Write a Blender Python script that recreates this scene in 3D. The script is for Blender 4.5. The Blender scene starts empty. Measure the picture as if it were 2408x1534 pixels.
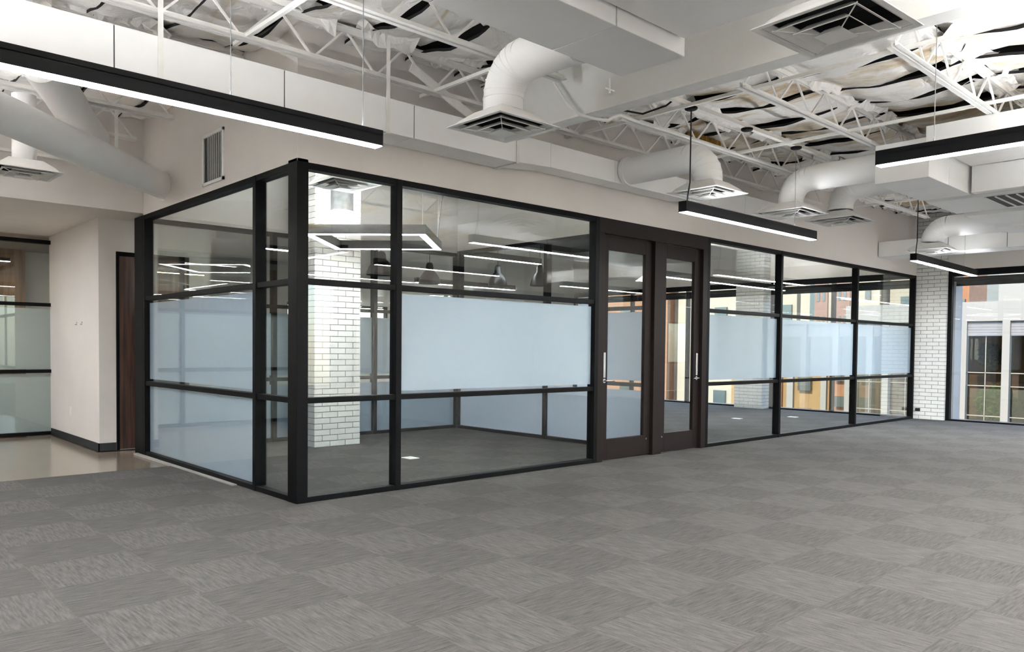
import bpy, math, random
from mathutils import Matrix, Vector
random.seed(7)
S = bpy.context.scene
C = S.collection
PI = math.pi

# ------------------------------------------------------------------ camera
W, H = 2408, 1534
CP = Vector((-3.1453, -6.0617, 1.3368))
YAW, PITCH, ROLL, F, PPY = 0.747842, -0.0279941, 0.0100679, 1834.894, 105.298
fw = Vector((math.sin(YAW)*math.cos(PITCH), math.cos(YAW)*math.cos(PITCH), math.sin(PITCH)))
r0 = Vector((math.cos(YAW), -math.sin(YAW), 0)); u0 = r0.cross(fw)
rt = r0*math.cos(ROLL) + u0*math.sin(ROLL); up = -r0*math.sin(ROLL) + u0*math.cos(ROLL)
cd = bpy.data.cameras.new('camera'); cam = bpy.data.objects.new('camera', cd); C.objects.link(cam)
cam.matrix_world = Matrix(((rt.x, up.x, -fw.x, CP.x), (rt.y, up.y, -fw.y, CP.y), (rt.z, up.z, -fw.z, CP.z), (0, 0, 0, 1)))
cd.sensor_width = 36; cd.sensor_fit = 'HORIZONTAL'; cd.lens = F/W*36; cd.shift_y = PPY/W
cd.clip_start = 0.05; cd.clip_end = 500
S.camera = cam
def project(x, y, z):
    d = Vector((x, y, z)) - CP; w = d.dot(fw)
    return (W/2 + F*d.dot(rt)/w, H/2 - F*d.dot(up)/w + PPY, w) if w > 0.1 else (-1e9, -1e9, w)

# ------------------------------------------------------------------ sky, sun, exposure
wd = bpy.data.worlds.new('sky'); S.world = wd; wd.use_nodes = True
nt = wd.node_tree; bg = nt.nodes['Background']
sky = nt.nodes.new('ShaderNodeTexSky'); sky.sky_type = 'NISHITA'; sky.sun_disc = False
sky.sun_elevation = math.radians(37); sky.sun_rotation = math.radians(90); sky.dust_density = 0.6; sky.ozone_density = 2.0
nt.links.new(sky.outputs[0], bg.inputs[0]); bg.inputs[1].default_value = 0.15
sl = bpy.data.lights.new('sun', 'SUN'); sl.energy = 1.35; sl.angle = 0.01; sl.color = (1, .95, .87)
so = bpy.data.objects.new('sun', sl); C.objects.link(so)
so.rotation_euler = Vector((0.80, -0.01, -0.60)).to_track_quat('-Z', 'Y').to_euler()
S.view_settings.view_transform = 'Standard'; S.view_settings.look = 'None'
S.view_settings.gamma = 1.0; S.view_settings.use_curve_mapping = False; S.view_settings.exposure = 2.75
LAMP = 11.0        # emission of the linear pendants
UPFILL = 3.0    # upward glow added to them to brighten the ceiling
UPFILL_WIDE = 105.0   # strong ceiling fill of the unseen pendants added out of frame

# ------------------------------------------------------------------ helpers
def lin(c):
    return tuple(((v/255)/12.92 if v/255 <= .04045 else ((v/255+.055)/1.055)**2.4) for v in c)
MATS = {}
def mat(name, rgb, rough=.6, metal=0.0, noise=0.0, nscale=8.0, bump=0.0, bscale=60.0, spec=None, raw=False):
    m = bpy.data.materials.new(name); m.use_nodes = True; n = m.node_tree.nodes; l = m.node_tree.links
    b = n['Principled BSDF']; col = rgb if raw else lin(rgb)
    b.inputs['Base Color'].default_value = (*col, 1); b.inputs['Roughness'].default_value = rough; b.inputs['Metallic'].default_value = metal
    if spec is not None: b.inputs['Specular IOR Level'].default_value = spec
    geo = n.new('ShaderNodeNewGeometry')
    if noise:
        t = n.new('ShaderNodeTexNoise'); t.inputs['Scale'].default_value = nscale; t.inputs['Detail'].default_value = 5
        l.new(geo.outputs['Position'], t.inputs['Vector'])
        r = n.new('ShaderNodeValToRGB'); r.color_ramp.elements[0].position = .3; r.color_ramp.elements[1].position = .7
        r.color_ramp.elements[0].color = (*[v*(1-noise) for v in col], 1); r.color_ramp.elements[1].color = (*[min(1, v*(1+noise*.6)) for v in col], 1)
        l.new(t.outputs[0], r.inputs[0]); l.new(r.outputs[0], b.inputs['Base Color'])
    if bump:
        t2 = n.new('ShaderNodeTexNoise'); t2.inputs['Scale'].default_value = bscale; l.new(geo.outputs['Position'], t2.inputs['Vector'])
        bp = n.new('ShaderNodeBump'); bp.inputs['Strength'].default_value = bump; bp.inputs['Distance'].default_value = .01
        l.new(t2.outputs[0], bp.inputs['Height']); l.new(bp.outputs[0], b.inputs['Normal'])
    MATS[name] = m; return m
def emit(name, rgb, strength):
    m = bpy.data.materials.new(name); m.use_nodes = True; n = m.node_tree.nodes
    b = n['Principled BSDF']; b.inputs['Base Color'].default_value = (.9, .9, .9, 1)
    b.inputs['Emission Color'].default_value = (*rgb, 1); b.inputs['Emission Strength'].default_value = strength
    MATS[name] = m; return m
def glass(name, tint, boost=1.0, rough=0.0):
    m = bpy.data.materials.new(name); m.use_nodes = True; n = m.node_tree.nodes; l = m.node_tree.links
    n.remove(n['Principled BSDF']); o = n['Material Output']
    t = n.new('ShaderNodeBsdfTransparent'); t.inputs[0].default_value = (*tint, 1)
    g = n.new('ShaderNodeBsdfGlossy'); g.inputs['Roughness'].default_value = rough; g.inputs[0].default_value = (1, 1, 1, 1)
    lw = n.new('ShaderNodeLayerWeight'); lw.inputs[0].default_value = .5           # Schlick: f0 + (1-f0)*facing^5
    f = n.new('ShaderNodeMath'); f.operation = 'POWER'; f.inputs[1].default_value = 5.0; l.new(lw.outputs['Facing'], f.inputs[0])
    mu = n.new('ShaderNodeMath'); mu.operation = 'MULTIPLY_ADD'; mu.inputs[1].default_value = .96*boost; mu.inputs[2].default_value = .04*boost; mu.use_clamp = True
    x = n.new('ShaderNodeMixShader'); l.new(f.outputs[0], mu.inputs[0]); l.new(mu.outputs[0], x.inputs[0]); l.new(t.outputs[0], x.inputs[1]); l.new(g.outputs[0], x.inputs[2]); l.new(x.outputs[0], o.inputs[0])
    MATS[name] = m; return m
def frosted(name, rgb, trans=.5):
    m = bpy.data.materials.new(name); m.use_nodes = True; n = m.node_tree.nodes; l = m.node_tree.links
    b = n['Principled BSDF']; b.inputs['Base Color'].default_value = (*lin(rgb), 1); b.inputs['Roughness'].default_value = .45
    t = n.new('ShaderNodeBsdfTranslucent'); t.inputs[0].default_value = (*lin(rgb), 1)
    x = n.new('ShaderNodeMixShader'); x.inputs[0].default_value = trans
    l.new(b.outputs[0], x.inputs[1]); l.new(t.outputs[0], x.inputs[2]); l.new(x.outputs[0], n['Material Output'].inputs[0])
    MATS[name] = m; return m

class MB:
    def __init__(s): s.v = []; s.f = []; s.sm = []
    def add(s, vs, fs, smooth=False):
        o = len(s.v); s.v += [tuple(v) for v in vs]; s.f += [tuple(i+o for i in f) for f in fs]; s.sm += [smooth]*len(fs); return s
    def box(s, x0, x1, y0, y1, z0, z1):
        return s.add([(x0,y0,z0),(x1,y0,z0),(x1,y1,z0),(x0,y1,z0),(x0,y0,z1),(x1,y0,z1),(x1,y1,z1),(x0,y1,z1)],
                     [(3,2,1,0),(4,5,6,7),(0,1,5,4),(1,2,6,5),(2,3,7,6),(3,0,4,7)])
    def bar(s, a, b, w, h=None, upv=(0,0,1)):
        a = Vector(a); b = Vector(b); d = (b-a).normalized(); u = Vector(upv)
        if abs(d.dot(u)) > .98: u = Vector((1,0,0))
        x = d.cross(u).normalized(); u = x.cross(d); h = h or w; vs = []
        for p in (a, b):
            for sx, sz in ((-1,-1),(1,-1),(1,1),(-1,1)): vs.append(p + x*sx*w/2 + u*sz*h/2)
        return s.add(vs, [(0,1,2,3),(7,6,5,4),(0,4,5,1),(1,5,6,2),(2,6,7,3),(3,7,4,0)])
    def tube(s, pts, r, n=16, caps=True):
        pts = [Vector(p) for p in pts]; rings = []; prev = None
        rr = r if isinstance(r, (list, tuple)) else [r]*len(pts)
        for i, p in enumerate(pts):
            d = (pts[min(i+1,len(pts)-1)] - pts[max(i-1,0)]).normalized()
            if prev is None:
                a = Vector((0,0,1)) if abs(d.z) < .9 else Vector((1,0,0)); x = d.cross(a).normalized()
            else:
                x = (prev - d*prev.dot(d)).normalized()
            prev = x; y = d.cross(x)
            rings.append([p + (x*math.cos(2*PI*k/n) + y*math.sin(2*PI*k/n))*rr[i] for k in range(n)])
        vs = [v for R in rings for v in R]; fs = []
        for i in range(len(pts)-1):
            for k in range(n): fs.append((i*n+k, i*n+(k+1)%n, (i+1)*n+(k+1)%n, (i+1)*n+k))
        s.add(vs, fs, True)
        if caps:
            s.add(rings[0], [tuple(range(n))[::-1]]); s.add(rings[-1], [tuple(range(n))])
        return s
    def lathe(s, prof, n=24, c=(0,0,0)):
        vs = []; fs = []
        for r, z in prof:
            for k in range(n): vs.append((c[0]+r*math.cos(2*PI*k/n), c[1]+r*math.sin(2*PI*k/n), c[2]+z))
        for i in range(len(prof)-1):
            for k in range(n): fs.append((i*n+k, i*n+(k+1)%n, (i+1)*n+(k+1)%n, (i+1)*n+k))
        return s.add(vs, fs, True)
    def mesh(s, name, m=None):
        me = bpy.data.meshes.new(name); me.from_pydata(s.v, [], s.f)
        for p, sm in zip(me.polygons, s.sm): p.use_smooth = sm
        if m: me.materials.append(m)
        me.update(); return me
    def build(s, name, m, parent=None, bevel=0):
        return put(name, s.mesh(name, m), parent, bevel=bevel)
def put(name, me, parent=None, loc=(0,0,0), rot=(0,0,0), bevel=0):
    o = bpy.data.objects.new(name, me); C.objects.link(o); o.location = loc; o.rotation_euler = rot
    if parent is not None: o.parent = parent
    if bevel:
        b = o.modifiers.new('bevel', 'BEVEL'); b.width = bevel; b.segments = 2; b.limit_method = 'ANGLE'
    return o
def empty(name, loc=(0,0,0), rot=(0,0,0)):
    return put(name, None, None, loc, rot)
def tag(o, label, cat, group=None, kind=None):
    o['label'] = label; o['category'] = cat
    if group: o['group'] = group
    if kind: o['kind'] = kind
    return o
def struct(o, label, cat): return tag(o, label, cat, None, 'structure')
def box(x0, x1, y0, y1, z0, z1): return MB().box(x0, x1, y0, y1, z0, z1)

# ------------------------------------------------------------------ materials
M = MATS
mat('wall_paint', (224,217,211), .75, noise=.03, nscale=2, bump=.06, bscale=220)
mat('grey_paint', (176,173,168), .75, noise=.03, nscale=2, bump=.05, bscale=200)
mat('white_metal', (238,235,231), .45, noise=.03, nscale=3)
mat('duct_white', (243,241,239), .5, noise=.04, nscale=1.5, bump=.04, bscale=14)
mat('steel_white', (238,235,230), .5, noise=.05, nscale=12)
mat('beam_grey', (235,233,228), .7, noise=.03, nscale=2)
mat('bronze', (8,7,8), .5, spec=.12, noise=.10, nscale=9)
mat('door_bronze', (32,25,23), .5, spec=.15, noise=.06, nscale=5)
mat('black_metal', (8,8,11), .45, spec=.15, noise=.08, nscale=10)
mat('black_rubber', (18,18,19), .6, noise=.1, nscale=20)
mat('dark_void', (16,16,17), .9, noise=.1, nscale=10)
mat('deck_dark', (58,56,54), .9, noise=.2, nscale=6)
mat('chrome', (205,205,208), .18, metal=1.0, noise=.03, nscale=30)
mat('galvanised', (150,155,158), .35, metal=.8, noise=.25, nscale=14)
mat('white_plastic', (232,230,226), .4, noise=.02)
mat('brick_white', (224,222,218), .55, noise=.05, nscale=7, bump=.25, bscale=40)
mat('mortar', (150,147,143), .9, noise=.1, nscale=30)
mat('grille_dark', (62,62,64), .6, noise=.1, nscale=40)
mat('baseboard', (28,28,32), .5, noise=.1)
mat('yellow_insulation', (150,110,40), .95, noise=.5, nscale=18, bump=.6, bscale=30)
glass('clear_glass', (.955,.975,.962), 1.15)
glass('window_glass', (.93,.95,.96), 1.0)
glass('tinted_pane', (.62,.64,.60), 1.0)
frosted('frosted_film', (212,221,233), .5)  # pale blue puts the blue tone of daylight into the film colour
frosted('frosted_grey', (205,210,210), .5)
emit('lamp_white', (.925,.965,1.0), LAMP)
emit('fill_up', (.925,.965,1.0), UPFILL)
emit('fill_up_wide', (.925,.965,1.0), UPFILL_WIDE)
UPFILL_LONG = 8.0
emit('fill_up_long', (.925,.965,1.0), UPFILL_LONG)
emit('fill_up_mid', (.925,.965,1.0), 32.0)
emit('lamp_far', (.94,.975,1.0), 30)
emit('lamp_room', (.925,.965,1.0), 7)
emit('room_fill_up', (.925,.965,1.0), 24)
emit('fill_warm', (1.0,.78,.5), 6)

def streak_mat(name, base, along):
    m = bpy.data.materials.new(name); m.use_nodes = True; n = m.node_tree.nodes; l = m.node_tree.links
    b = n['Principled BSDF']; b.inputs['Roughness'].default_value = .95; b.inputs['Specular IOR Level'].default_value = .15
    g = n.new('ShaderNodeNewGeometry'); mp = n.new('ShaderNodeMapping')
    mp.inputs['Scale'].default_value = (7, 75, 1) if along == 'x' else (75, 7, 1)
    mp.inputs['Rotation'].default_value = (0, 0, .05)
    l.new(g.outputs['Position'], mp.inputs[0])
    t = n.new('ShaderNodeTexNoise'); t.inputs['Scale'].default_value = 1.0; t.inputs['Detail'].default_value = 3; t.inputs['Roughness'].default_value = .6
    l.new(mp.outputs[0], t.inputs['Vector'])
    t3 = n.new('ShaderNodeTexNoise'); t3.inputs['Scale'].default_value = 90; l.new(g.outputs['Position'], t3.inputs['Vector'])
    mx = n.new('ShaderNodeMath'); mx.operation = 'MULTIPLY_ADD'; mx.inputs[1].default_value = .25; l.new(t3.outputs[0], mx.inputs[0]); l.new(t.outputs[0], mx.inputs[2])
    r = n.new('ShaderNodeValToRGB'); e = r.color_ramp.elements; c = lin(base)
    e[0].position = .42; e[0].color = (*[v*.66 for v in c], 1); e[1].position = .82; e[1].color = (*[v*1.30 for v in c], 1)
    l.new(mx.outputs[0], r.inputs[0]); l.new(r.outputs[0], b.inputs['Base Color'])
    bp = n.new('ShaderNodeBump'); bp.inputs['Strength'].default_value = .25; bp.inputs['Distance'].default_value = .006
    l.new(mx.outputs[0], bp.inputs['Height']); l.new(bp.outputs[0], b.inputs['Normal'])
    MATS[name] = m
streak_mat('carpet_dark', (76,74,72), 'x')
streak_mat('carpet_light', (82,80,78), 'y')

def batt_mat(nm, sh):
    m = bpy.data.materials.new(nm); m.use_nodes = True; n = m.node_tree.nodes; l = m.node_tree.links
    b = n['Principled BSDF']; b.inputs['Roughness'].default_value = .55
    g = n.new('ShaderNodeNewGeometry')
    t = n.new('ShaderNodeTexNoise'); t.inputs['Scale'].default_value = .55; t.inputs['Detail'].default_value = 6; t.inputs['Roughness'].default_value = .68; t.inputs['Distortion'].default_value = .6
    mp = n.new('ShaderNodeMapping'); mp.inputs['Scale'].default_value = (2.6, .9, 1); l.new(g.outputs['Position'], mp.inputs[0]); l.new(mp.outputs[0], t.inputs['Vector'])
    r = n.new('ShaderNodeValToRGB'); e = r.color_ramp.elements
    e[0].position = .47+sh; e[0].color = (*lin((244,240,235)), 1); e[1].position = .66+sh; e[1].color = (*lin((176,142,104)), 1)
    k = e.new(.56+sh); k.color = (*lin((214,196,168)), 1)
    l.new(t.outputs[0], r.inputs[0]); l.new(r.outputs[0], b.inputs['Base Color'])
    t2 = n.new('ShaderNodeTexNoise'); t2.inputs['Scale'].default_value = 5; t2.inputs['Detail'].default_value = 3; t2.inputs['Distortion'].default_value = 1.2
    l.new(g.outputs['Position'], t2.inputs['Vector'])
    bp = n.new('ShaderNodeBump'); bp.inputs['Strength'].default_value = .7; bp.inputs['Distance'].default_value = .05; l.new(t2.outputs[0], bp.inputs['Height']); l.new(bp.outputs[0], b.inputs['Normal'])
    MATS[nm] = m
batt_mat('insulation_facing', 0); batt_mat('insulation_clean', .10)
def concrete_mat():
    m = mat('polished_concrete', (142,128,113), .16, noise=.22, nscale=2.2)
concrete_mat()
def wood_mat(name, c0, c1, sx, sz):
    m = bpy.data.materials.new(name); m.use_nodes = True; n = m.node_tree.nodes; l = m.node_tree.links
    b = n['Principled BSDF']; b.inputs['Roughness'].default_value = .45
    g = n.new('ShaderNodeNewGeometry'); mp = n.new('ShaderNodeMapping'); mp.inputs['Scale'].default_value = (sx, sx, sz); l.new(g.outputs['Position'], mp.inputs[0])
    t = n.new('ShaderNodeTexNoise'); t.inputs['Scale'].default_value = 1; t.inputs['Detail'].default_value = 6; l.new(mp.outputs[0], t.inputs['Vector'])
    r = n.new('ShaderNodeValToRGB'); e = r.color_ramp.elements; e[0].position = .35; e[0].color = (*lin(c0), 1); e[1].position = .68; e[1].color = (*lin(c1), 1)
    l.new(t.outputs[0], r.inputs[0]); l.new(r.outputs[0], b.inputs['Base Color']); MATS[name] = m
wood_mat('walnut', (44,28,22), (84,55,42), 30, 1.6)
wood_mat('oak_panel', (120,95,72), (165,135,106), 18, 1.2)

# ------------------------------------------------------------------ room shell
XL, XF, YB, YK, ZD = -7.0, 13.7, -11.0, 9.5, 4.15
floor = struct(box(XL, XF+.9, YB, YK, -.3, -.012).build('floor', M['polished_concrete']), 'polished concrete slab, bare in the corridor and under grey carpet tiles elsewhere', 'floor')
# carpet tiles on a 0.585 m grid, laid quarter-turn
T = .585; X0, Y0 = -1.535, -1.265
tiles = []
for i in range(-10, 28):
    for j in range(-17, 18):
        x0, y0 = X0+i*T, Y0+j*T; cx, cy = x0+T/2, y0+T/2
        if cx < XL+.2 or x0+T > XF+.75 or cy < YB+.1 or y0+T > YK: continue
        if cx < 0.02 and cy > 2.95: continue            # corridor stays bare concrete
        if cx < 1.2 and cy > 4.2: continue
        px, py, dpt = project(cx, cy, 0)
        vis = -60 < px < W+60 and -60 < py < H+120 and dpt > .6
        tiles.append((0 if vis else 1, dpt, x0, y0, (i+j) % 2))
tiles.sort()
def tile_mesh(nm, m):
    g = .0; b = .0004; a = T-g; mb = MB()
    v = [(g,g,-.012),(a,g,-.012),(a,a,-.012),(g,a,-.012),(g,g,-b),(a,g,-b),(a,a,-b),(g,a,-b),(g+b,g+b,0),(a-b,g+b,0),(a-b,a-b,0),(g+b,a-b,0)]
    mb.add(v, [(0,1,5,4),(1,2,6,5),(2,3,7,6),(3,0,4,7),(4,5,9,8),(5,6,10,9),(6,7,11,10),(7,4,8,11),(8,9,10,11)])
    return mb, mb.mesh(nm, m)
tb, tm0 = tile_mesh('carpet_tile', M['carpet_dark']); _, tm1 = tile_mesh('carpet_tile', M['carpet_light'])
for (_, _, x0, y0, k) in tiles[:290]:
    put('carpet_tile', (tm1 if k else tm0), floor, (x0, y0, 0))
mb = MB(); mids = []
for (_, _, x0, y0, k) in tiles[290:]:
    mb.add([(v[0]+x0, v[1]+y0, v[2]) for v in tb.v], tb.f); mids += [k]*len(tb.f)
me = mb.mesh('carpet_field', M['carpet_dark']); me.materials.append(M['carpet_light'])
for p, k in zip(me.polygons, mids): p.material_index = k
put('carpet_field', me, floor)['kind'] = 'stuff'

ceiling = struct(box(XL, XF+.9, YB, YK, ZD, ZD+.12).build('ceiling', M['deck_dark']), 'dark roof deck hung with white-faced, brown-stained insulation batts', 'ceiling')

JL = [-6.2, -5.0, -3.75, -2.5, -1.3, -.23, 1.05, 2.33, 3.5, 4.75]
JR = [-6.2, -4.9, -3.6, -2.3, -.96, -.2, 1.15, 2.4, 3.65, 4.9]
def batt_mesh(lx, ly, seed, sag, fm):
    rg = random.Random(seed); nx, ny = 8, 12; vs = []; fs = []
    ph = [rg.uniform(0, 6.28) for _ in range(6)]; tl = rg.uniform(.015, .075); lift = rg.uniform(-.02, .02)
    def zz(u, v):
        z = -sag*(1-(2*v-1)**2)*(.75+.25*math.cos(3*u+ph[0])) + tl*(u-.5) + lift
        z += .010*math.sin(9*u+5*v+ph[1]) + .008*math.sin(17*v-6*u+ph[2]) + .006*math.sin(23*u+ph[3])*math.sin(11*v+ph[4])
        z -= .035*(max(0, u-.8)/.2)**2*(.5+.5*math.sin(7*v+ph[5]))
        return z
    for i in range(nx+1):
        for j in range(ny+1):
            u, v = i/nx, j/ny; vs.append(((u-.5)*lx, (v-.5)*ly, zz(u, v)))
    for i in range(nx):
        for j in range(ny):
            a = i*(ny+1)+j; fs.append((a, a+1, a+ny+2, a+ny+1))
    mb = MB().add(vs, fs, True); n1 = ny+1
    loop = [i*n1 for i in range(nx+1)] + [nx*n1+j for j in range(1, n1)] + [i*n1+ny for i in range(nx-1, -1, -1)] + [j for j in range(ny-1, 0, -1)]
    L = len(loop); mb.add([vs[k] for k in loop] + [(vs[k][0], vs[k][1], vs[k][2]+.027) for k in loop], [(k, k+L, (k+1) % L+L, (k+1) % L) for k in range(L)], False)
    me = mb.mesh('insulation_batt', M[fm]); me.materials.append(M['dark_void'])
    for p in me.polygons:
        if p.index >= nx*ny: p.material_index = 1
    return me
def lay_batts(rows, xa, xb, pitch, fm):
    for a, b in zip(rows[:-1], rows[1:]):
        if a < -5.5: continue
        w = b-a; var = [batt_mesh(pitch+.015, w+.03, random.randint(0, 9999), .10 if w > 1 else .05, fm) for _ in range(5)]
        x = xa + random.uniform(-.25, 0)
        while x < xb-.2:
            L = min(pitch, xb-x)
            o = put('insulation_batt', random.choice(var), ceiling, (x+L/2, (a+b)/2, 4.075+random.uniform(-.02, .02)), (random.uniform(-.02, .02), random.uniform(-.03, .03), random.uniform(-.015, .015)))
            o.scale = (L/pitch, 1, 1)
            x += pitch + random.choice([0, 0, .0, .03, .06])
lay_batts(JL, -4.2, 2.0, .58, 'insulation_clean')
lay_batts(JR, 2.25, 13.3, .64, 'insulation_facing')
# loose facing flaps crumpled over the joists
def flap_mesh(seed):
    rg = random.Random(seed); n = 9; L = .62; vs = []; fs = []; prof = [(-.16,.03), (-.10,-.035), (-.03,-.02), (.03,-.055), (.10,-.02), (.17,.035)]; m_ = len(prof)
    ph = [rg.uniform(0, 6.28) for _ in range(8)]; tw = rg.uniform(-.05, .05)
    for i in range(n+1):
        u = i/n
        for j, (y, z) in enumerate(prof):
            vs.append(((u-.5)*L+.03*math.sin(5*j+ph[0]), y*(1+.25*math.sin(4*u+ph[1]))+tw*(u-.5)+.025*math.sin(9*u+ph[2]+j), z*(.8+.7*math.sin(5*u+ph[3]+j*.7))+.022*math.sin(13*u+ph[4]+2*j)))
    for i in range(n):
        for j in range(m_-1): a = i*m_+j; fs.append((a, a+1, a+m_+1, a+m_))
    return MB().add(vs, fs, False).mesh('insulation_flap', M['insulation_clean'])
FL = [flap_mesh(k) for k in range(6)]
for rows, xa, xb in ((JL[2:6], -3.6, 1.9), (JR[1:6], 2.5, 12.5), (JL[6:9], -3.6, -.4)):
    for y in rows:
        x = xa
        while x < xb:
            o = put('insulation_flap', random.choice(FL), ceiling, (x+.3, y+random.uniform(-.04, .04), 4.03), (random.uniform(-.2, .2), random.uniform(-.08, .08), random.choice([0, PI])+random.uniform(-.1, .1)))
            x += random.choice([.55, .62, .75, .95])
# batts out of sight behind the viewer: one plain field
box(XL, XF+.5, YB+.3, -5.0, 4.06, 4.13).build('insulation_field', M['insulation_facing'], ceiling)
# torn yellow scrap
mb = MB()
for k in range(5): mb.box(5.0+.09*k, 5.10+.09*k, -.52-.02*k, -.40-.02*k, 3.93-.012*k, 4.02-.012*k)
mb.build('torn_insulation', M['yellow_insulation'], ceiling, bevel=.02)

struct(box(XL-.2, XL, YB, YK, 0, ZD).build('wall_left', M['wall_paint']), 'plain off-white side wall out of view beyond the long room', 'wall')
def pierced(name, label, y0, y1, xs, zs, m):
    mb = MB(); x = XL
    for a, b in xs:
        mb.box(x, a, y0, y1, 0, ZD); mb.box(a, b, y0, y1, zs[1], ZD)
        if zs[0] > 0: mb.box(a, b, y0, y1, 0, zs[0])
        x = b
    mb.box(x, XF+.9, y0, y1, 0, ZD)
    return struct(mb.build(name, m), label, 'wall')
rear_open = [(-6.4,-4.2), (-3.6,-.8), (-.2,2.8), (3.4,7.4)]
pierced('wall_rear', 'pale wall with tall windows behind the viewer', YB-.25, YB, rear_open, (.35, 3.0), M['wall_paint'])
back_open = [(1.6,4.2), (4.7,7.3), (7.8,10.4), (10.9,13.2)]
pierced('wall_back', 'pale rear wall with a window band deep beyond the glass rooms', YK, YK+.25, back_open, (.9, 2.3), M['wall_paint'])
wn = 0
def plain_window(x0, x1, y, z0, z1, label):
    global wn; wn += 1
    w = struct(empty('window_%d' % (20+wn), ((x0+x1)/2, y, z0)), label, 'window')
    ox, oy, oz = w.location
    mb = MB(); t = .05
    for a, b, c, d in ((x0,x1,z0,z0+t),(x0,x1,z1-t,z1),(x0,x0+t,z0,z1),(x1-t,x1,z0,z1),((x0+x1)/2-t/2,(x0+x1)/2+t/2,z0,z1)): mb.box(a-ox, b-ox, -.05, .05, c-oz, d-oz)
    mb.build('window_frame', M['bronze'], w)
    box(x0+t-ox, x1-t-ox, -.006, .006, z0+t-oz, z1-t-oz).build('pane', M['window_glass'], w)
for a, b in rear_open: plain_window(a, b, YB-.12, .35, 3.0, 'tall bronze-framed window in the wall behind the viewer')
for n_, (a, b) in enumerate(back_open): plain_window(a, b, YK+.12, .9, 2.3, ['leftmost','second','third','rightmost'][n_] + ' wide window in the back wall beyond the glass rooms')

# walls over the glazing
struct(box(0, 13.62, .0, .12, 2.9, ZD).build('wall_front', M['wall_paint']), 'warm off-white wall above the long glass storefront', 'wall')
struct(box(0, .12, .12, 3.87, 2.9, ZD).build('wall_side', M['wall_paint']), 'shaded off-white wall above the short glass side, holding a white grille', 'wall')
struct(MB().box(XL, .12, 3.87, 3.95, 2.92, ZD).box(XL, .12, 3.95, 7.2, 2.92, 3.0).build('wall_bulkhead', M['wall_paint']), 'off-white bulkhead and soffit over the corridor entrance', 'wall')
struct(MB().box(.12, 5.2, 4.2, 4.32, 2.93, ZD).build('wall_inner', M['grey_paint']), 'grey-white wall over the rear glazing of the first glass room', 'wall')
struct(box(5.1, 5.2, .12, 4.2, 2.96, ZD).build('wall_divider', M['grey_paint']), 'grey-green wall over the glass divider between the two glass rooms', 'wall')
struct(MB().box(-.3, 1.1, 4.6, 7.1, 0, 2.92).build('wall_corridor', M['wall_paint']), 'off-white corridor wall corner beside the dark wooden door', 'wall')
struct(MB().box(-.312, -.3, 4.588, 7.0, 0, .1).box(-.312, -.105, 4.588, 4.6, 0, .1).build('baseboard_corridor', M['baseboard']), 'black rubber baseboard round the corridor wall corner', 'baseboard')
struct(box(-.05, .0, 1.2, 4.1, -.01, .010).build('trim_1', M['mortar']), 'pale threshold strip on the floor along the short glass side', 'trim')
struct(MB().box(XL, -.2, 9.2, 9.3, 0, 2.95).build('wall_far_corridor', M['oak_panel']), 'tan wood-panelled wall seen through the corridor glass', 'wall')
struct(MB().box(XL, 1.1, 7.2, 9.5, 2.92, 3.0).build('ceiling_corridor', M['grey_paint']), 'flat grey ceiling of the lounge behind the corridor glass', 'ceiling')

# ------------------------------------------------------------------ glazed partitions
FW, FD = .062, .11       # mullion face and depth
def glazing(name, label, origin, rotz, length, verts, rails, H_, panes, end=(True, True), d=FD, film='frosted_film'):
    """local x along the wall, y into the wall. verts: centre x of mullions, rails: z of rails,
    panes: function(i, j) -> film extent (z0,z1) or None"""
    g = struct(empty(name, origin, (0, 0, rotz)), label, 'window')
    edges = ([FW/2] if end[0] else [-FW/2]) + list(verts) + ([length-FW/2] if end[1] else [length+FW/2])
    for k, x in enumerate(edges):
        if (k == 0 and not end[0]) or (k == len(edges)-1 and not end[1]): continue
        box(x-FW/2, x+FW/2, 0, d, 0, H_).build('mullion', M['bronze'], g, bevel=.003)
    zr = [.0] + list(rails) + [H_]
    for a, b in zip(edges[:-1], edges[1:]):
        box(a+FW/2, b-FW/2, .004, d-.004, 0, .048).build('bottom_rail', M['bronze'], g, bevel=.003)
        box(a+FW/2, b-FW/2, .004, d-.004, H_-.055, H_).build('top_rail', M['bronze'], g, bevel=.003)
        for z in rails: box(a+FW/2, b-FW/2, .012, d-.012, z-.025, z+.025).build('rail', M['bronze'], g, bevel=.003)
    for i, (a, b) in enumerate(zip(edges[:-1], edges[1:])):
        for j in range(len(zr)-1):
            z0 = .048 if j == 0 else zr[j]+.025; z1 = H_-.055 if j == len(zr)-2 else zr[j+1]-.025
            x0, x1 = a+FW/2, b-FW/2
            p = box(x0, x1, d*.5-.004, d*.5+.004, z0, z1).build('pane', M['clear_glass'], g)
            fl = panes(i, j)
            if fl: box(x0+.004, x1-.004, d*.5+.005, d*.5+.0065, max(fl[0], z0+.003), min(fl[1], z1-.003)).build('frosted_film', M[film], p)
    return g
ZL, ZU = .876, 1.898
mid = (.93, 1.845)
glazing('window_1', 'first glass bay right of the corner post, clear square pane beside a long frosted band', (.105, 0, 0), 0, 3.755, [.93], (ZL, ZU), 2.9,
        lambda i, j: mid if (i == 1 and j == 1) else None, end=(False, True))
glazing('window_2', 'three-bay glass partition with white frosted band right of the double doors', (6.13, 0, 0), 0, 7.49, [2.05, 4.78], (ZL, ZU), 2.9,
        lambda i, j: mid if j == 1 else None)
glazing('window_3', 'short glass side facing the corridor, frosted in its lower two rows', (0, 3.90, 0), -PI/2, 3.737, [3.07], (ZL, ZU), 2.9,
        lambda i, j: ((.0, .84) if j == 0 else (.93, 1.845) if j == 1 else None) if i == 0 else None, end=(True, False))
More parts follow.
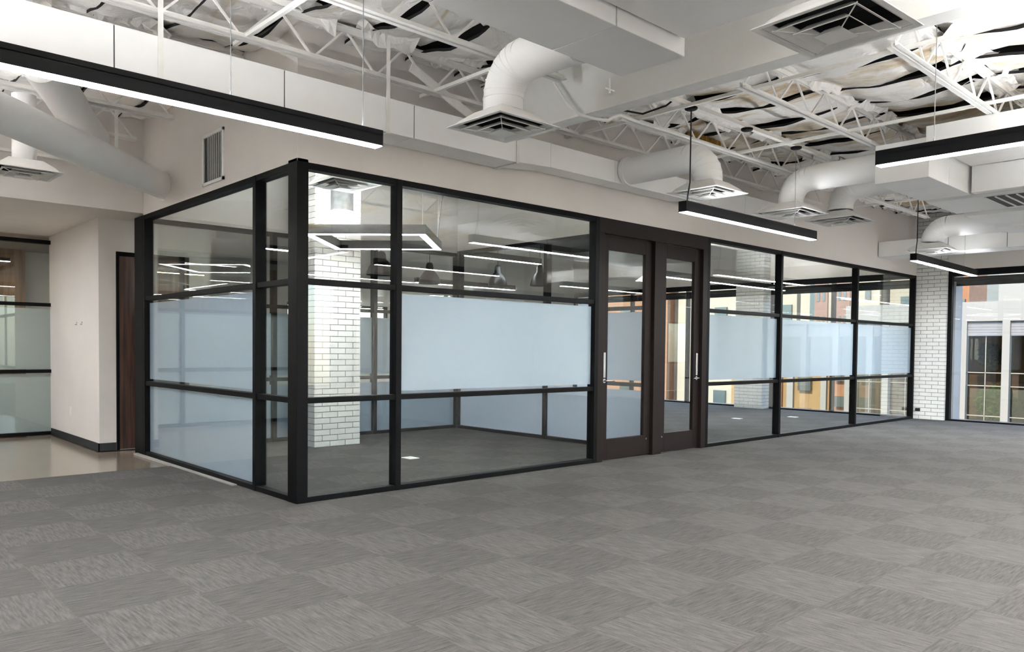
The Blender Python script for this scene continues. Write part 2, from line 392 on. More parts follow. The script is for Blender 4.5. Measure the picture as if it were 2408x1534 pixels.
struct(box(0, .105, 0, .163, 0, 2.925).build('trim_2', M['bronze'], bevel=.003), 'thick black corner post joining the two glass walls', 'post')
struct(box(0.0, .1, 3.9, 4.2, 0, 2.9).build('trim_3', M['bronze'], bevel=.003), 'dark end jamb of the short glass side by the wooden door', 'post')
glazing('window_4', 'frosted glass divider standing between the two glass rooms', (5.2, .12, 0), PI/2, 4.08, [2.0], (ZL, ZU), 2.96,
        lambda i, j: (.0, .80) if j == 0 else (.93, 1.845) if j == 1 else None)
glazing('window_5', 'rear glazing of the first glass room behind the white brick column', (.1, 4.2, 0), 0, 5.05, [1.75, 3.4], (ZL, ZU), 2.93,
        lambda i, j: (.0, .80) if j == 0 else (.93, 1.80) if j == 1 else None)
glazing('window_6', 'black-framed frosted glass partition at the end of the corridor', (-4.2, 7.0, 0), 0, 4.0, [1.3, 2.7], (.94, 1.917), 2.86,
        lambda i, j: (.0, .9) if j == 0 else (.97, 1.86) if j == 1 else None, film='frosted_grey')

# ------------------------------------------------------------------ doors in the long front
fr = struct(empty('trim_4', (3.86, 0, 0)), 'dark bronze surround holding the pair of glass doors', 'door frame')
ox = 3.86
for a, b, z0, z1, nm in ((3.86, 3.96, 0, 2.72, 'jamb'), (4.94, 5.12, 0, 2.72, 'mullion'), (6.02, 6.13, 0, 2.72, 'jamb')):
    box(a-ox, b-ox, .0, .13, z0, z1).build(nm, M['door_bronze'], fr, bevel=.003)
box(0, 6.13-ox, .0, .13, 2.72, 2.9).build('header', M['door_bronze'], fr, bevel=.003)
def door(name, label, x0, x1, hinge_right):
    g = struct(empty(name, (x0, .05, 0)), label, 'door'); w = x1-x0; st = .125; th = .05
    for a, b in ((0, st), (w-st, w)): box(a, b, 0, th, .012, 2.71).build('stile', M['door_bronze'], g, bevel=.003)
    box(st, w-st, 0, th, 2.54, 2.71).build('top_rail', M['door_bronze'], g, bevel=.003)
    box(st, w-st, 0, th, .012, .255).build('kick_rail', M['door_bronze'], g, bevel=.003)
    box(st, w-st, th/2-.004, th/2+.004, .255, 2.54).build('pane', M['clear_glass'], g)
    hx = .06 if hinge_right else w-.06
    h = box(hx-.02, hx+.02, -.016, 0, 1.0, 1.305).build('escutcheon_plate', M['chrome'], g, bevel=.004)
    MB().tube([(hx, -.002, .965), (hx, -.012, .965)], .027).build('rose', M['chrome'], g)
    s = 1 if hinge_right else -1
    MB().tube([(hx, -.01, .965), (hx, -.055, .965), (hx+s*.015, -.06, .965), (hx+s*.13, -.058, .963)], .010, 10).build('lever', M['chrome'], g)
    MB().tube([(w-.07 if hinge_right else .07, -.004, .21), (w-.07 if hinge_right else .07, -.0, .21)], .012, 10).build('door_stop', M['chrome'], g)
    return g
door('door_1', 'left of the two bronze glass doors, handle on its left edge', 3.965, 4.935, True)
door('door_2', 'right of the two bronze glass doors, handle on its right edge', 5.125, 6.015, False)

# dark wooden corridor door
g = struct(empty('door_3', (-.1, 4.585, 0)), 'dark walnut corridor door tucked behind the end of the glass side', 'door')
box(0, .9, -.012, .012, .012, 2.46).build('leaf', M['walnut'], g, bevel=.002)
mb = MB().box(-.0, .03, -.02, .014, 0, 2.515).box(.87, .9, -.02, .014, 0, 2.515).box(.03, .87, -.02, .014, 2.46, 2.515); mb.build('door_frame', M['bronze'], g)
for yy in (5.35, 5.6):
    h = tag(MB().box(-.306, -.3, yy-.008, yy+.008, 1.62, 1.64).box(-.325, -.3, yy-.004, yy+.004, 1.60, 1.61).build('wall_hook', M['galvanised']),
            'tiny metal hook on the corridor wall, ' + ('nearer the wooden door' if yy < 5.5 else 'nearer the corridor glass'), 'hook', 'corridor wall hooks')
tag(box(-.306, -.3, 5.9, 5.98, .36, .48).build('wall_outlet', M['white_plastic'], bevel=.002), 'white outlet plate low on the corridor wall', 'outlet')

# ------------------------------------------------------------------ brick columns and the far window wall
def brick_mesh(l, d, h):
    mb = MB().box(-l/2, l/2, -d/2, d/2, -h/2, h/2); return mb.mesh('brick', M['brick_white'])
BM = {}
def brick(parent, x, y, z, l, along, h=.068):
    k = (round(l, 3), along)
    if k not in BM: BM[k] = brick_mesh(l, .03, h) if along == 'x' else brick_mesh(.03, l, h)
    put('brick', BM[k], parent, (x, y, z))
def column(name, label, x0, x1, y0, y1, ztop, zobj, faces):
    core = tag(empty(name, (x0, y0, 0)), label, 'column'); core['kind'] = 'structure'
    box(.012, x1-x0-.012, .012, y1-y0-.012, 0, ztop).build('core', M['mortar'], core)
    st = MB(); P = .078; BL = .233
    for r in range(int(ztop/P)):
        z = r*P+P/2; off = BL/2 if r % 2 else 0
        for fc in ('-y', '-x', '+x', '+y'):
            lo = 0; hi = (x1-x0) if fc[1] == 'y' else (y1-y0)
            cuts = [lo]; c = off if off else BL
            while c < hi-.03: cuts.append(c); c += BL
            cuts.append(hi)
            for a, b in zip(cuts[:-1], cuts[1:]):
                l = b-a-.010; m_ = (a+b)/2; dz = 0
                if fc == '-y': p = (m_, .015+random.uniform(-.0015, .0015), z); al = 'x'
                elif fc == '+y': p = (m_, y1-y0-.015, z); al = 'x'
                elif fc == '-x': p = (.015+random.uniform(-.0015, .0015), m_, z); al = 'y'
                else: p = (x1-x0-.015, m_, z); al = 'y'
                if fc in faces and z < zobj: brick(core, p[0], p[1], p[2], l, al)
                else:
                    hx, hy = (l/2, .015) if al == 'x' else (.015, l/2); st.box(p[0]-hx, p[0]+hx, p[1]-hy, p[1]+hy, z-.034, z+.034)
    o = st.build('brickwork', M['brick_white'], core); o['kind'] = 'stuff'
    return core
column('brick_column', 'square white-painted brick column standing inside the first glass room', 1.95, 2.65, 3.27, 3.97, ZD, 2.75, ('-y', '-x'))
column('brick_pier', 'white brick pier between the glass front and the big window', XF-.05, XF+.6, -.56, .02, ZD, 2.95, ('-x',))
column('brick_pier', 'white brick pier far inside the second glass room between windows', 13.4, 14.1, 3.25, 3.97, ZD, 0, ())
tag(box(XF-.07, XF-.05, -.12, -.03, .16, .22).build('junction_box', M['black_rubber'], bevel=.003), 'small black junction box low on the white brick pier', 'box')
struct(MB().box(XF, XF+.6, YB, -.56, 2.98, ZD).box(XF, XF+.6, .02, 3.25, 2.98, ZD).box(XF, XF+.6, 3.97, YK, 2.98, ZD).box(XF, XF+.6, YB, -8.5, 0, 2.98)
       .build('wall_right', M['wall_paint']), 'pale wall strip above the outside windows at the far end', 'wall')
def far_window(name, label, y0, y1, muls, shade):
    x = XF+.08; w = struct(empty(name, (x, y0, 0)), label, 'window'); L = y1-y0
    box(-.05, .06, 0, L, 2.86, 2.98).build('head_frame', M['black_metal'], w)
    box(-.05, .06, 0, L, -.01, .03).build('sill_frame', M['black_metal'], w)
    for yy in [.035] + muls + [L-.035]: box(-.05, .06, yy-.035, yy+.035, .03, 2.86).build('mullion', M['black_metal'], w)
    es = [.0] + muls + [L]
    for a, b in zip(es[:-1], es[1:]): box(.0, .008, a+.035, b-.035, .03, 2.86).build('pane', M['window_glass'], w)
    if shade:
        MB().tube([(.1, .06, 2.80), (.1, L-.06, 2.80)], .045, 14).build('shade_roll', M['black_rubber'], w)
        box(.095, .1, .07, L-.07, 2.67, 2.77).build('shade_hem', M['black_rubber'], w)
    return w
far_window('window_7', 'big black-framed outside window right of the white brick pier', -8.5, -.56, [2.6, 5.2], True)
far_window('window_8', 'outside window at the end of the second glass room', .02, 3.25, [1.75], True)
far_window('window_9', 'outside window beyond the white brick pier deep in the second room', 3.97, YK, [1.6, 3.4], True)
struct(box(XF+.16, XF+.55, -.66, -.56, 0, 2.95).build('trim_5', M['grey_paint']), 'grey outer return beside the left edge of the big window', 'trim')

# ------------------------------------------------------------------ roof steel
BX0, BX1 = 2.0, 2.17
b = tag(empty('roof_beam', (BX0, -9, 3.40)), 'deep white roof beam crossing the ceiling above the duct', 'beam')
box(0, BX1-BX0, 0, 9.0, 0, .02).build('bottom_flange', M['steel_white'], b); box(.06, .10, 0, 9.0, .02, .58).build('web', M['beam_grey'], b); box(0, BX1-BX0, 0, 9.0, .58, .6).build('top_flange', M['steel_white'], b)
def joist(y, x0, x1, label, rods=True, panel=.56, zb=3.68, zt=4.02):
    j = tag(empty('roof_joist', (x0, y, zb)), label, 'joist', 'open-web roof joists'); L = x1-x0
    for s in (-1, 1):
        MB().box(.18, L-.18, s*.012-.003 if s > 0 else -.015, .015 if s > 0 else -.009, 0, .045).box(.18, L-.18, *( (.012,.05) if s > 0 else (-.05,-.012)), 0, .006).build('bottom_chord', M['steel_white'], j)
        MB().box(0, L, *((.012,.018) if s > 0 else (-.018,-.012)), zt-zb-.05, zt-zb).box(0, L, *((.012,.05) if s > 0 else (-.05,-.012)), zt-zb-.006, zt-zb).build('top_chord', M['steel_white'], j)
    n = max(1, int((L-.4)/panel)); p = (L-.4)/n; h = zt-zb-.03
    up_ = MB().bar((0,0,0), (p/2,0,h), .016).mesh('web_rod', M['steel_white']); dn = MB().bar((0,0,h), (p/2,0,0), .016).mesh('web_rod', M['steel_white'])
    if rods:
        for k in range(n):
            put('web_rod', up_, j, (.2+k*p, 0, .015)); put('web_rod', dn, j, (.2+k*p+p/2, 0, .015))
    box(0, .12, -.05, .05, zt-zb-.02, zt-zb+.05).build('bearing_seat', M['steel_white'], j)
    return j
ordn = ['nearest', 'second', 'third', 'fourth', 'fifth', 'sixth', 'seventh', 'eighth']
for n_, y in enumerate([-3.75, -2.5, -1.3, -.23]):
    joist(y, -5.0, 2.02, ordn[n_] + ' white open-web joist left of the roof beam, counting from the viewer')
for n_, y in enumerate([1.05, 2.33, 3.5]):
    joist(y, -5.0, -.01, ordn[n_] + ' white open-web joist over the corridor end, ending at the side wall', rods=n_ > 0)
for n_, y in enumerate([-4.9, -3.6, -2.3, -.96, -.2]):
    joist(y, 2.9 if n_ < 4 else 2.3, 11.6 if n_ < 4 else 9.2, ordn[n_] + ' white open-web joist right of the roof beam, counting from the viewer', panel=.62)
for n_, y in enumerate([1.15, 2.4, 3.65]):
    joist(y, 5.3, 13.5, ordn[n_] + ' white open-web joist over the second glass room', rods=False)
for n_, x in enumerate([-2.6, -.55, 1.25, 3.25, 5.2, 7.4, 9.6]):
    tag(MB().bar((x, -5.2, 3.705), (x, -.02, 3.705), .03, .03).build('bridging_bar', M['steel_white']), ordn[n_] + ' thin bridging bar tying the roof joists, counting from the left', 'bar', 'joist bridging bars')
tag(MB().bar((.98, -.24, 3.86), (1.85, -.24, 3.50), .012, .085).build('brace_strap', M['steel_white']), 'flat diagonal white brace behind the elbow duct', 'brace')

# ------------------------------------------------------------------ ducts
def duct_box(name, label, x0, x1, y0, y1, z0, z1, seams=(), axis='x', group=None, m='duct_white'):
    g = tag(empty(name, (x0, y0, z0)), label, 'duct', group)
    cuts = [x0 if axis == 'x' else y0] + list(seams) + [x1 if axis == 'x' else y1]
    for a, b in zip(cuts[:-1], cuts[1:]):
        k = .004
        if axis == 'x': box(a-x0+k, b-x0-k, 0, y1-y0, 0, z1-z0).build('section', M[m], g, bevel=.004)
        else: box(0, x1-x0, a-y0+k, b-y0-k, 0, z1-z0).build('section', M[m], g, bevel=.004)
    for s in seams:
        e = -.006
        if axis == 'x': box(s-x0-.012, s-x0+.012, -e, y1-y0+e, -e, z1-z0+e).build('joint_gasket', M['grille_dark'], g)
        else: box(-e, x1-x0+e, s-y0-.012, s-y0+.012, -e, z1-z0+e).build('joint_gasket', M['grille_dark'], g)
    return g
wd_ = duct_box('wall_duct', 'long white rectangular duct running along the wall above the glass', -4.6, 2.22, -.36, -.02, 3.19, 3.485, [-3.0, -1.52, -.295, .937])
# narrowing length after the joint
mb = MB().add([(2.225,-.35,3.20),(2.225,-.03,3.20),(2.225,-.03,3.47),(2.225,-.35,3.47),(2.75,-.27,3.25),(2.75,-.03,3.25),(2.75,-.03,3.50),(2.75,-.27,3.50)],
              [(3,2,1,0),(4,5,6,7),(0,1,5,4),(1,2,6,5),(2,3,7,6),(3,0,4,7)])
g2 = tag(empty('reducer_duct', (0,0,0)), 'narrowing white duct length continuing along the wall right of the elbow', 'duct')
mb.build('transition', M['duct_white'], g2)
for a, b in ((2.755, 3.80), (3.805, 5.2), (5.205, 6.6), (6.605, 8.0)): box(a, b, -.27, -.03, 3.25, 3.50).build('section', M['duct_white'], g2, bevel=.004)
for n_, x in enumerate([-1.223, .657, 2.19, 5.6]):
    tag(MB().box(x-.018, x+.018, -.368, -.363, 3.18, 3.98).box(x-.018, x+.018, -.368, -.02, 3.178, 3.184).build('hanger_strap', M['steel_white']), ordn[n_] + ' flat white strap hanging the long wall duct, counting from the left', 'strap', 'wall duct hanger straps')

def elbow_path(x, ys, ye, zc, zd, r=.24, n=7, s=1):
    """horizontal run along Y from ys to ye at height zc, then an elbow down to zd"""
    pts = [(x, ys, zc), (x, ys+(ye-ys)*.33, zc), (x, ye-s*r, zc)]
    for k in range(1, n+1):
        a = PI/2*k/n; pts.append((x, ye-s*r+s*r*math.sin(a), zc-r+r*math.cos(a)))
    pts.append((x, ye, zd)); return pts
def round_drop(label, x, ys, ye, zc, zd, r=.152, s=1):
    g = tag(empty('round_duct', (x, ys, zc)), label, 'duct', 'round diffuser drops'); o = Vector((x, ys, zc))
    pts = [Vector(p)-o for p in elbow_path(x, ys, ye, zc, zd, s=s)]
    MB().tube(pts[:3], r, 24).build('horizontal_run', M['duct_white'], g)
    mb = MB()
    for a, b in zip(pts[2:-1], pts[3:]):                    # gored elbow: each gore its own short drum
        mb.tube([a, b], r, 24, caps=False)
    mb2 = MB().tube(pts[2:], r*.999, 24); mb2.build('gored_elbow', M['duct_white'], g)
    for p, q in zip(pts[3:-1], pts[4:]):
        d = (q-p).normalized(); MB().tube([p-d*.004, p+d*.004], r+.004, 24).build('gore_seam', M['duct_white'], g)
    MB().tube([Vector((0, s*.004, 0)), Vector((0, s*.05, 0))], r+.012, 24).build('collar', M['duct_white'], g)
    return g
def diffuser(label, x, y, z, half=.305, rot=0.0, group='square ceiling diffusers'):
    g = tag(empty('air_diffuser', (x, y, z), (0, 0, rot)), label, 'air vent', group)
    def ring(a0, z0, a1, z1, th=.004):
        mb = MB(); c0 = [(-a0,-a0,z0),(a0,-a0,z0),(a0,a0,z0),(-a0,a0,z0)]; c1 = [(-a1,-a1,z1),(a1,-a1,z1),(a1,a1,z1),(-a1,a1,z1)]
        t0 = [(p[0],p[1],p[2]+th) for p in c0]; t1 = [(p[0],p[1],p[2]+th) for p in c1]
        vs = c0+c1+t0+t1; fs = []
        for k in range(4):
            n = (k+1) % 4; fs += [(k, n, 4+n, 4+k), (8+n, 8+k, 12+k, 12+n), (k, 8+k, 8+n, n), (4+n, 12+n, 12+k, 4+k)]
        return mb.add(vs, fs)
    ring(half, .0, half-.03, .0, .005).build('frame', M['white_metal'], g)
    ring(half-.03, .0, half-.07, .03).build('frame_cone', M['white_metal'], g)
    ring(half*.74, -.014, half*.74-.055, .026).build('louver', M['white_metal'], g)
    ring(half*.50, -.030, half*.50-.050, .010).build('louver', M['white_metal'], g)
    mb = MB(); a = half*.26; mb.add([(-a,-a,-.044),(a,-a,-.044),(a,a,-.044),(-a,a,-.044),(-a*.5,-a*.5,-.01),(a*.5,-a*.5,-.01),(a*.5,a*.5,-.01),(-a*.5,a*.5,-.01)], [(3,2,1,0),(0,1,5,4),(1,2,6,5),(2,3,7,6),(3,0,4,7),(4,5,6,7)]); mb.build('center_panel', M['white_metal'], g)
    t = half*.74
    for sx, sy in ((1,1), (-1,1), (1,-1), (-1,-1)): MB().bar((sx*t, sy*t, -.006), (sx*.06, sy*.06, -.034), .005).build('corner_rib', M['white_metal'], g)
    mb = MB()
    for s0, s1 in ((( -1,-1), (1,-1)), ((1,-1), (1,1)), ((1,1), (-1,1)), ((-1,1), (-1,-1))):
        q = half-.03; p0 = (s0[0]*q, s0[1]*q); p1 = (s1[0]*q, s1[1]*q)
        mb.add([(p0[0],p0[1],.007),(p1[0],p1[1],.007),(p1[0]*.86,p1[1]*.86,.05),(p0[0]*.86,p0[1]*.86,.05),(p1[0]*.55,p1[1]*.55,.115),(p0[0]*.55,p0[1]*.55,.115)], [(0,1,2,3),(3,2,4,5)])
    mb.build('back_pan', M['white_metal'], g)
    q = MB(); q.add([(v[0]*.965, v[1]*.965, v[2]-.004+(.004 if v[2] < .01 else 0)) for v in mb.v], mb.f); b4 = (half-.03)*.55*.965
    q.add([(-b4,-b4,.111),(b4,-b4,.111),(b4,b4,.111),(-b4,b4,.111)], [(0,1,2,3)]); q.build('throat_shade', M['dark_void'], g)  # dark inner sheet paints in the shade inside the diffuser
    return g
# centre unit
duct_box('supply_duct', 'large white rectangular duct with its end above the elbow, top centre', -3.6, 1.27, -2.97, -2.43, 3.30, 3.64, [-1.9, -.45, .56])
duct_box('main_duct', 'wide white duct running towards the viewer at the top edge', .10, 1.22, -5.5, -2.99, 3.40, 3.66, [-4.5], axis='y')
round_drop('fat white elbow duct dropping to the diffuser at top centre', 0.82, -2.42, -1.66, 3.45, 3.118)
diffuser('square white diffuser below the elbow duct at top centre', .82, -1.66, 3.0)
diffuser('big square white diffuser nearest the viewer at the top edge', .815, -4.21, 3.0, rot=-.06)
tag(MB().tube([(.815,-4.21,3.118), (.815,-4.21,3.395)], .15, 24).build('duct_collar', M['duct_white']), 'short round neck above the nearest big diffuser', 'duct')
tag(MB().tube([(1.16,-2.41,3.27), (1.16,-2.41,3.16)], .008, 8).tube([(1.11,-2.41,3.19), (1.21,-2.41,3.19)], .006, 8).build('hanger_clip', M['white_metal']), 'small white bracket under the corner of the large duct', 'bracket')
# wall duct branch
round_drop('white elbow duct leaving the wall duct behind the middle pendant cable', 4.0, -.28, -1.37, 3.40, 3.118, s=-1)
diffuser('square diffuser under the elbow beside the middle pendant cable', 4.0, -1.37, 3.0)
# right unit
duct_box('supply_duct', 'white rectangular duct box behind the right-hand pendant, feeding two round drops', 5.70, 7.06, -2.96, -2.40, 3.20, 3.62, [6.3])
duct_box('main_duct', 'white return duct running towards the viewer at the right edge', 5.5, 6.9, -5.2, -2.99, 3.50, 3.68, [-4.2], axis='y')
g3 = tag(empty('return_duct', (6.92, -2.4, 3.2)), 'chain of white return boxes with a slotted grille at the right edge', 'duct')
for a, b in ((7.25, 8.32), (8.62, 9.62), (9.98, 10.73)): box(a-6.92, b-6.92, -2.6, 0, 0, .06).build('bottom_panel', M['duct_white'], g3, bevel=.006)
box(7.08-6.92, 11.2-6.92, -2.6, 0, .06, .34).build('body', M['duct_white'], g3)
box(0, .14, -2.6, -.6, 0, .30).build('side_panel', M['duct_white'], g3)
gr = box(7.33-6.92, 8.18-6.92, -1.9, -.62, -.006, -.001).build('grille_backing', M['grille_dark'], g3)
for k in range(12): box(7.32-6.92, 8.19-6.92, -.635-k*.11, -.615-k*.11, -.014, -.004).build('grille_bar', M['white_metal'], g3)
for x, lab in ((6.0, 'white elbow duct over the left of the paired diffusers at right'), (6.85, 'white elbow duct over the right of the paired diffusers at right')):
    round_drop(lab, x, -2.39, -1.26 if x < 6.5 else -1.5, 3.45, 3.17)
diffuser('left square diffuser of the pair behind the middle pendant', 6.0, -1.26, 3.05, .335)
diffuser('right square diffuser of the pair behind the middle pendant', 6.85, -1.50, 3.03, .325)
round_drop('far white elbow duct above the small pendant at right', 10.55, -2.39, -1.34, 3.38, 3.14, .17)
diffuser('farthest square diffuser above the small pendant at right', 10.55, -1.34, 3.0, .33)
duct_box('cross_duct', 'grey-white rectangular duct crossing in front of the far window wall', 11.7, 12.25, -8.5, -.01, 3.11, 3.385, [-6, -4.2, -2.9, -2.1, -1.2], axis='y')
# conduit from beam to joist
tag(MB().tube([(1.96,-1.07,3.75), (1.95,-1.25,3.52), (1.97,-1.38,3.40), (2.08,-1.46,3.372), (2.24,-1.48,3.38), (2.42,-1.40,3.47), (2.62,-1.30,3.55), (3.30,-1.04,3.66), (3.8,-1.03,3.67), (8.5,-1.03,3.67)], .014, 10).build('conduit', M['white_metal']), 'thin bent white conduit passing under the roof beam', 'conduit')
# strut and canopies
tag(MB().box(2.9, 6.4, -1.58, -1.54, 3.735, 3.775).box(2.9, 6.4, -1.585, -1.535, 3.731, 3.735).build('strut_channel', M['steel_white']), 'white strut channel carrying black pendant canopies', 'strut')
tag(MB().tube([(2.9,-.95,3.74), (3.0,-.98,3.75), (3.2,-1.12,3.72), (3.28,-1.35,3.77), (3.2,-1.50,3.78)], .010, 8).build('black_cable', M['black_rubber']), 'slack black cable strung between joist and strut', 'cable')
# corridor ducts
dg = tag(empty('diagonal_duct', (0, 3.18, 3.15)), 'long round white duct slanting into the side wall at left', 'duct')
MB().tube([(-.0, 0, 0), (-1.3, -1.345, 0.0), (-2.75, -2.845, 0.0)], .155, 28).build('tube', M['duct_white'], dg)
MB().tube([(-.012, -.012, 0), (.0, 0.0, 0)], .172, 28).build('wall_ring', M['white_metal'], dg)
tag(box(-.72, -.69, 2.44, 2.445, 3.28, 3.70).build('hanger_strap', M['steel_white']), 'thin white strap holding the slanting corridor duct', 'strap')
tag(MB().tube([(-1.55, 1.55, 3.70), (-1.28, 2.0, 3.60), (-1.02, 2.45, 3.48), (-.86, 2.7, 3.42)], .165, 24).build('flex_duct', M['duct_white']), 'short fat white duct tilting down behind the long pendant at left', 'duct')
nk = tag(MB().tube([(-1.44, 2.78, 3.118), (-1.44, 2.78, 3.75)], .105, 24).build('duct_neck', M['duct_white']), 'round white neck above the corridor diffuser', 'duct')
diffuser('square corridor diffuser at the left edge', -1.45, 2.79, 3.0, .29)
tag(MB().bar((-3.0, 3.8, 3.41), (-.0, 3.8, 3.41), .05, .03).build('ledger_angle', M['steel_white']), 'thin ledge along the bulkhead behind the slanting duct', 'bar')

# white wall grille
g = tag(empty('wall_grille', (-.004, 1.745, 3.22)), 'white louvred grille on the side wall above the short glass side', 'wall vent')
mb = MB(); w2, h2 = .262, .255
for a, b, c, d in ((-w2, w2, -h2, -h2+.03), (-w2, w2, h2-.03, h2), (-w2, -w2+.03, -h2, h2), (w2-.03, w2, -h2, h2)): mb.box(-.014, .003, a, b, c, d)
mb.build('frame', M['white_metal'], g); box(-.001, .002, -w2+.03, w2-.03, -h2+.03, h2-.03).build('backing', M['grille_dark'], g)
for k in range(9):
    yy = -w2+.055+k*.053
    if k in (7,): continue
    MB().bar((-.009, yy, -h2+.03), (-.009, yy, h2-.03), .020, .003, (.5, -.86, 0)).build('louver_blade', M['white_metal'], g)

# ------------------------------------------------------------------ linear pendants
def pendant(label, x, y, z, L, axis='x', wires=(), cable=None, canopy=False, wz=3.75, rot=0, up='fill_up', down='lamp_white'):
    """z = underside; runs from the origin along the axis"""
    g = tag(empty('linear_pendant', (x, y, z), (0, 0, (0 if axis == 'x' else PI/2)+rot)), label, 'pendant light', 'black linear pendants')
    w, h = .092, .105
    mb = MB().box(.004, L-.004, -w/2, -w/2+.004, .002, h).box(.004, L-.004, w/2-.004, w/2, .002, h).box(.004, L-.004, -w/2, w/2, h-.035, h-.030)
    mb.build('housing', M['black_metal'], g)
    for a in (0, L-.004): box(a, a+.004, -w/2, w/2, 0, h).build('end_cap', M['black_metal'], g)
    box(.006, L-.006, -w/2+.005, w/2-.005, -.003, .004)  .build('diffuser_lens', M[down], g)
    box(.006, L-.006, -w/2+.012, w/2-.012, h-.028, h-.024).build('up_fill_strip', M[up], g)  # added glowing strip facing up, brightens the ceiling
    for k in wires:
        wq = MB().tube([(k, 0, h-.03), (k, 0, wz-z)], .0028, 8).build('suspension_wire', M['galvanised'], g)
        MB().tube([(k, 0, h-.03), (k, 0, h+.03)], .007, 8).build('gripper', M['galvanised'], wq)
    if canopy:
        for k in wires:
            MB().lathe([(0,-.024), (.05,-.024), (.062,-.016), (.064,0), (0,0)], 24, (k, 0, wz-z)).build('canopy', M['black_metal'], g)
    if cable is not None:
        pts = [(cable-.04, 0, h-.03), (cable-.03, 0, h+.06), (cable+.006, 0, h+.2), (cable+.008, 0, wz-z)]
        MB().tube(pts, .007, 8).build('power_cable', M['black_rubber'], g)
    return g
ZP = 2.695
pendant('long black linear pendant crossing the upper left corner', -3.15, -1.53, ZP, 2.96, wires=(.4, 1.93, 2.83), wz=4.02, up='fill_up_long')
pendant('black linear pendant with thick black cable in front of the doors', 3.28, -1.56, ZP, 2.72, wires=(.12, 2.25), cable=.115, canopy=True, wz=3.73)
tag(MB().lathe([(0,-.024), (.05,-.024), (.062,-.016), (.064,0), (0,0)], 24, (4.44, -1.56, 3.73)).build('ceiling_canopy', M['black_metal']), 'spare round black canopy in the middle of the strut channel', 'canopy')
pendant('black linear pendant running off the right edge', 2.705, -6.4, ZP, 2.74, axis='y', wires=(.6, 2.36), wz=4.15)
pendant('small far black linear pendant before the big window', 9.0, -1.62, ZP, 3.1, wires=(2.5,), cable=.14, wz=4.15, rot=0.035, down='lamp_far')
pendant('black linear pendant inside the second glass room', 7.9, 2.28, 2.64, 4.6, wires=(.4, 4.2), wz=4.15, up='fill_up_mid')
pendant('black linear pendant behind the rear corner of the first glass room', 5.35, 4.5, 2.95, 2.0, wires=(.3, 1.7), wz=4.15)
# further copies added out of frame as fill light, one over the lounge
for n_, (x, y) in enumerate([(-5.0,-4.5), (-.4,-5.75), (3.6,-7.2), (3.6,-9.2), (9.0,-5.4), (9.0,-8.0), (-5.6,-8.6), (-6.4,-1.53)]):
    pendant('added fill pendant out of frame, ' + ['left of the viewer', 'behind the viewer to the left', 'nearer row right of the viewer', 'farther row right of the viewer', 'nearer row far right', 'farther row far right', 'rear left corner', 'continuing the corridor row at left'][n_], x, y, ZP, 2.8, wires=(.3, 2.5), wz=4.15, up='fill_up_wide', down='lamp_far' if x > 8 else 'lamp_white')
for n_, y in enumerate([.9]):
    pendant('added fill pendant out of frame over the corridor, ' + 'nearer the bulkhead', -3.75, y, ZP, 2.6, axis='y', wires=(.3, 2.3), wz=4.15, up='fill_up_wide')
pendant('added fill pendant out of frame at right, below the return duct', 3.9, -4.75, ZP, 2.7, wires=(.3, 1.3), wz=4.15, up='fill_up_mid')
pendant('black linear pendant in the open area behind the glass rooms', 6.4, 7.2, ZP, 2.8, wires=(.3, 2.5), wz=4.15)
# diamond pendant
cx, cy, zz = 2.05, 1.945, 2.60
g = tag(empty('square_pendant', (cx, cy, zz), (0, 0, PI/4)), 'black square ring pendant turned as a diamond inside the first glass room', 'pendant light')
a = .69; w = .09; h = .105
for k in range(4):
    s = MB().box(-a, a, -a, -a+.005, 0, h).box(-a+w, a-w, -a+w-.005, -a+w, 0, h).box(-a, a, -a+.001, -a+w-.001, h-.03, h-.026).build('side_housing', M['black_metal'], g)
    s.rotation_euler = (0, 0, k*PI/2)
    l_ = box(-a+.006, a-w+.0, -a+.006, -a+w-.006, -.003, .004).build('diffuser_lens', M['lamp_room'], g); l_.rotation_euler = (0, 0, k*PI/2)
    l_ = box(-a+.012, a-w, -a+.012, -a+w-.012, h-.024, h-.020).build('up_fill_strip', M['room_fill_up'], g); l_.rotation_euler = (0, 0, k*PI/2)  # added upward glow that brightens the room's ceiling and walls
for p in ((-a+.04, -a+.04), (a-.04, -a+.04), (a-.04, a-.04), (-a+.04, a-.04)):
    MB().tube([(p[0], p[1], h-.03), (p[0], p[1], 1.55)], .003, 8).build('suspension_wire', M['galvanised'], g)
MB().tube([(a-.05, -a+.05, h), (a-.06, -a+.0, h+.5), (a-.12, -a-.2, 1.4)], .007, 8).build('power_cable', M['black_rubber'], g)
diffuser('square ceiling diffuser inside the first glass room', 1.05, 1.05, 3.0, .29)
tag(MB().tube([(1.9, 2.5, 3.02), (1.9, 2.5, 3.75)], .14, 20).build('duct_neck', M['galvanised']), 'bare metal duct stub inside the first glass room', 'duct')

# dome lamps
def dome(label, x, y, z, r=.2):
    g = tag(empty('dome_lamp', (x, y, z)), label, 'pendant light', 'black dome lamps beyond the first glass room')
    MB().lathe([(r,0), (r*.99,.03), (r*.86,.12), (r*.55,.21), (r*.36,.25), (r*.32,.34), (r*.22,.38), (0,.39)], 28).build('shade', M['black_metal'], g)
    MB().lathe([(r*.97,.004), (r*.82,.115), (r*.5,.20), (0,.22)], 28).build('shade_lining', M['grille_dark'], g)
    MB().tube([(0,0,.38), (0,0,4.15-z)], .006, 8).build('cord', M['black_rubber'], g)
dome('leftmost black dome lamp, half behind the first mullion', 3.95, 4.75, 2.52, .24)
dome('second black dome lamp, hanging behind the diamond pendant', 5.38, 5.35, 2.50)
dome('third black dome lamp, left of the divider mullion', 6.5, 4.75, 2.50, .18)
dome('rightmost black dome lamp, beside the divider mullion', 7.0, 4.15, 2.50, .18)

